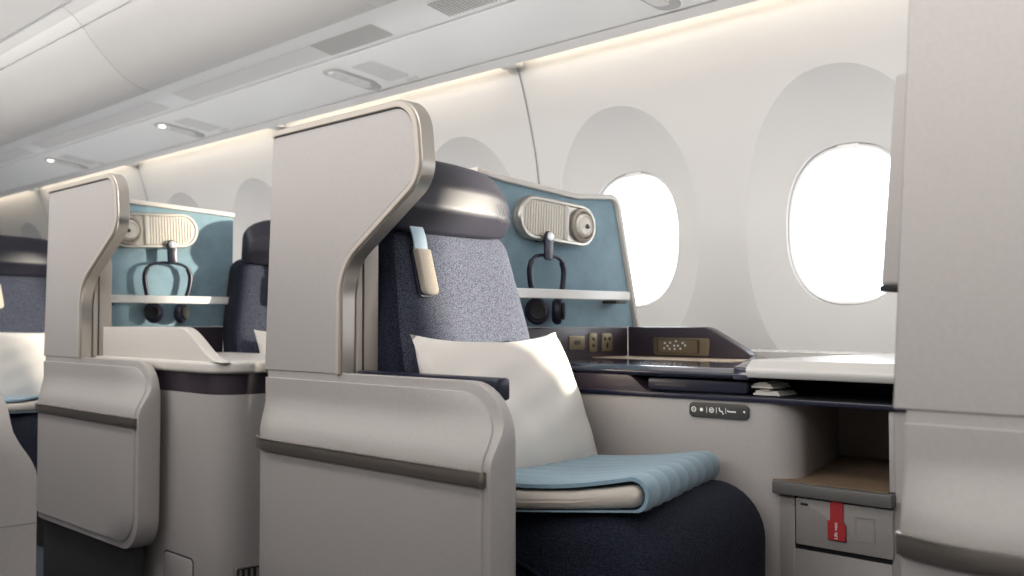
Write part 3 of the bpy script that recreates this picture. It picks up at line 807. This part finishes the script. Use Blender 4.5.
# ------------------------------------------------------------------ nearest suite: seat by the aisle
suede_m = MATS['blue_suede']
shell('tall grey privacy shell with metal edge beside the nearest seat, centre of the view')
side_panel('long grey aisle side panel with bronze strip below the nearest shell, navy armrest pad inside')
seat_1 = seat('nearest navy seat with slate woven back, leather headrest and folded quilt on it')
pil_1 = pillow('white pillow on the nearest seat behind the long side panel')
qu_1 = quilt('pale blue quilt folded with cream lining on the nearest seat cushion')
console_a('window side console with dark ledge, control strip, open cubby and drawer')
suede('blue suede divider panel beside the nearest headrest, near the window')
lamp('oval metal reading lamp on the nearest blue panel, round light at right')
headset('navy headphones hanging on the blue panel nearest the window')
h = thing('handset', (-1.11, 1.63, .578), 'slim navy handset lying in the dark slot under the ledge', 'remote control')
g = prism(rnd([(-1.222, .5775), (-1.008, .5775), (-1.006, .6035), (-1.222, .6035)], .008, 5), 'y', 0, .045)
mk('body', mapg(g, lambda p: (p[0], FY(p[0]) + .012 + p[1], p[2])), navyplas, h, bevel=.004, seg=3)
g = prism(rnd([(-1.205, .5875), (-1.135, .5875), (-1.135, .5905), (-1.205, .5905)], .001, 3), 'y', 0, .002)
mk('grip_line', mapg(g, lambda p: (p[0], FY(p[0]) + .0110 + p[1], p[2])), graphite, h)
for i, (z, dx, lab) in enumerate(((.5775, .0, 'lower white booklet beside the navy handset in the slot'), (.5905, -.004, 'upper white booklet beside the navy handset in the slot'))):
    b = thing('booklet', (-.965, 1.66, z), lab, 'booklet', 'booklets in the slot')
    mk('cover', box(-1.000 + dx, -.945 + dx - .010 * i, 1.617, 1.68, z, z + .0042), paper, b, bevel=.001)
    mk('pages', box(-.996 + dx, -.949 + dx - .010 * i, 1.619, 1.678, z + .0042, z + .0085), offwhite, b)
    mk('clasp', prism(rnd([(-.982 + dx, z + .0085), (-.965 + dx, z + .0085), (-.962 + dx, z + .011), (-.986 + dx, z + .011)], .001, 3), 'y', 1.614, 1.67), metal, b)

# ------------------------------------------------------------------ second suite: seat by the window, console on the aisle
DX = -1.145
shell('grey privacy shell of the second suite, left of the view, white console below its edge')
side_panel('shorter grey side panel with rounded lower corner and dark base, below the second shell', bottom=.195, base=True)
def console_b(label):
    r = thing('aisle_console', (-1.2, 1.25, 0), label, 'console')
    x1 = -.812
    ol = rnd([(-1.50, 1.064), (x1, 1.064), (x1, 1.46), (-1.50, 1.46)], [0, .075, .06, 0], 10)
    mk('body', prism(ol, 'z', 0, .554), greige, r, bevel=.0, ang=40)
    il = rnd([(-1.50, 1.068), (x1 - .004, 1.068), (x1 - .004, 1.456), (-1.50, 1.456)], [0, .072, .06, 0], 10)
    mk('dark_band', prism(il, 'z', .5542, .600), aub, r, ang=40)
    tl = rnd([(-1.50, 1.055), (x1 + .008, 1.055), (x1 + .008, 1.465), (-1.50, 1.465)], [0, .080, .06, 0], 10)
    mk('top', prism(tl, 'z', .600, .626), offwhite, r, bevel=.008, seg=4, bang=60)
    hp = [(-1.42, .624), (-1.42, .7005), (-1.005, .7005)] + [(-1.005 + .180 * k / 14, .7005 - .072 * sstep(k / 14)) for k in range(1, 15)] + [(-.815, .624)]
    mk('raised_housing', prism(hp, 'y', 1.064, 1.092), offwhite, r, bevel=.006, seg=3, bang=60)
    mk('hatch', prism(rnd([(-1.06, .02), (-.925, .02), (-.925, .188), (-1.06, .188)], .012, 5), 'y', 1.0615, 1.068), greige, r, bevel=.0015)
    mk('hatch_gap', prism(rnd([(-1.064, .016), (-.921, .016), (-.921, .192), (-1.064, .192)], .014, 5), 'y', 1.0635, 1.068), charc, r)
    v = mk('vent', prism(rnd([(1.10, .06), (1.40, .06), (1.40, .186), (1.10, .186)], .008, 4), 'x', x1 - .002, x1 + .004), graphite, r, bevel=.002)
    mk('vent_slats', join(*[box(x1 + .002, x1 + .007, 1.110 + .014 * k, 1.115 + .014 * k, .068, .178) for k in range(20)]), greige_shade, v)
    mk('vent_rim', strip(rnd([(1.10, .06), (1.40, .06), (1.40, .186), (1.10, .186), (1.10, .06)], [0, .008, .008, .008, 0], 4, closed=False), .004, 'x', x1, x1 + .008), greige_shade, v)
    return r
cb = console_b('grey console with dark band and raised white housing between the two shells')
MIR = 2.984
seat_2 = seat('navy seat by the window in the second suite, mostly hidden by the nearest shell')
MIR = 3.0
suede('blue suede divider panel of the second suite with sunlit patches', ymax_clip=1.925)
MIR = 2.985
lamp('oval metal reading lamp on the second suite blue panel, ribbed vent at right', .026)
headset('navy headphones hanging on the second suite blue panel between the shells', 1.2, 1.1, .016)
MIR = 2.98
pillow('white pillow on the second seat, a sliver beside the nearest shell')
MIR = 3.0
sb = thing('socket_unit', (-1.62, 1.75, .6), 'dark outlet panel under the second suite blue panel', 'socket panel')
socket_panel(sb, 1.925)
mk('panel_mark', box(-1.598, -1.595, 1.665, 1.685, .676, .680), inkw, sb)
MIR = None

# ------------------------------------------------------------------ third suite: only its seat shows at the left edge
DX = 0
copy_tree(seat_1, -2.36, 'navy seat at the left edge of the photo, behind the second shell')
copy_tree(pil_1, -2.36, 'white sunlit pillow on the seat at the left edge')
copy_tree(qu_1, -2.36, 'folded quilt on the seat at the left edge, only a corner showing')

# ------------------------------------------------------------------ suite in front: its shell and side panel at the right edge
DX = 1.241
shell('grey privacy shell filling the right edge of the photo, monitor fixed to it')
DX = 1.246
side_panel('curved grey side panel with bronze strip at the lower right corner', bottom=.195, base=True)
DX = 0
m = thing('monitor', (-.50, 1.15, .75), 'flat grey monitor seen edge on at the rear of the right shell', 'monitor')
mk('casing', mapg(prism(rnd([(1.10, .752), (1.50, .752), (1.50, .992), (1.10, .992)], .006, 4), 'x', -.513, -.462), lambda p: (p[0] + .02 * (p[2] - .75) / .24 * 1.0, p[1], p[2])), greige, m, bevel=.002)
mk('lower_edge', box(-.5135, -.463, 1.098, 1.50, .7455, .7525), blackm, m, bevel=.001)
mk('screen', mapg(box(-.5143, -.513, 1.115, 1.485, .765, .98), lambda p: (p[0] + .02 * (p[2] - .75) / .24, p[1], p[2])), blackm, m)
mk('mount', box(-.465, -.44, 1.10, 1.30, .82, .92), graphite, m)

# ------------------------------------------------------------------ centre suite: end of its side panel at the lower left
DX = -.378; MIR = 1.493
side_panel('grey centre suite side panel end at the lower left corner of the photo', bottom=0.0, trim=False)
DX = 0; MIR = None

# ------------------------------------------------------------------ light
w = bpy.data.worlds.new('world'); sc.world = w; w.use_nodes = True
bg = w.node_tree.nodes['Background']; bg.inputs[0].default_value = (.93, .965, 1, 1); bg.inputs[1].default_value = 7.0

def area(name, loc, rot, sx, sy, power, col):
    l = bpy.data.lights.new(name, 'AREA'); l.shape = 'RECTANGLE'; l.size = sx; l.size_y = sy; l.energy = power; l.color = col
    o = bpy.data.objects.new(name, l); COL.objects.link(o); o.location = loc; o.rotation_euler = rot
    return o
area('ceiling_light', (-2.2, .35, 2.0), (0, 0, 0), 7.5, .5, 42, (1, .97, .94))
area('fill_light', (-2.2, -.7, 1.60), (radians(90), 0, 0), 7, .5, 33, (1, .975, .955)).data.spread = radians(92)  # added fill lamp behind the camera, brightens the outer shell faces

area('added_uplight', (-2.4, -.35, .35), (radians(132), 0, 0), 6.5, .3, 9, (1, .97, .93)).data.spread = radians(75)  # added unseen lamp aimed upward to brighten service panels and bins

def sunbeam(name, win, target, power, size):
    """low sun reaching one window from outside"""
    t = Vector(target); wv = Vector(win); d = (wv - t).normalized()
    l = bpy.data.lights.new(name, 'SPOT'); l.energy = power; l.color = (1, .88, .70); l.shadow_soft_size = .07
    l.spot_size = radians(size); l.spot_blend = .15
    o = bpy.data.objects.new(name, l); COL.objects.link(o); o.location = wv + d * 2.2
    o.rotation_euler = (-d).to_track_quat('-Z', 'Y').to_euler()
sunbeam('sunbeam', (-.49, 2.36, ZW + .01), (-1.46, 1.33, .785), 3700, 11)
sunbeam('sunbeam', (-1.85, 2.36, ZW), (-2.745, 1.36, .88), 1000, 12.5)
sunbeam('sunbeam', (-2.53, 2.36, ZW), (-3.73, 1.25, .66), 1100, 11)
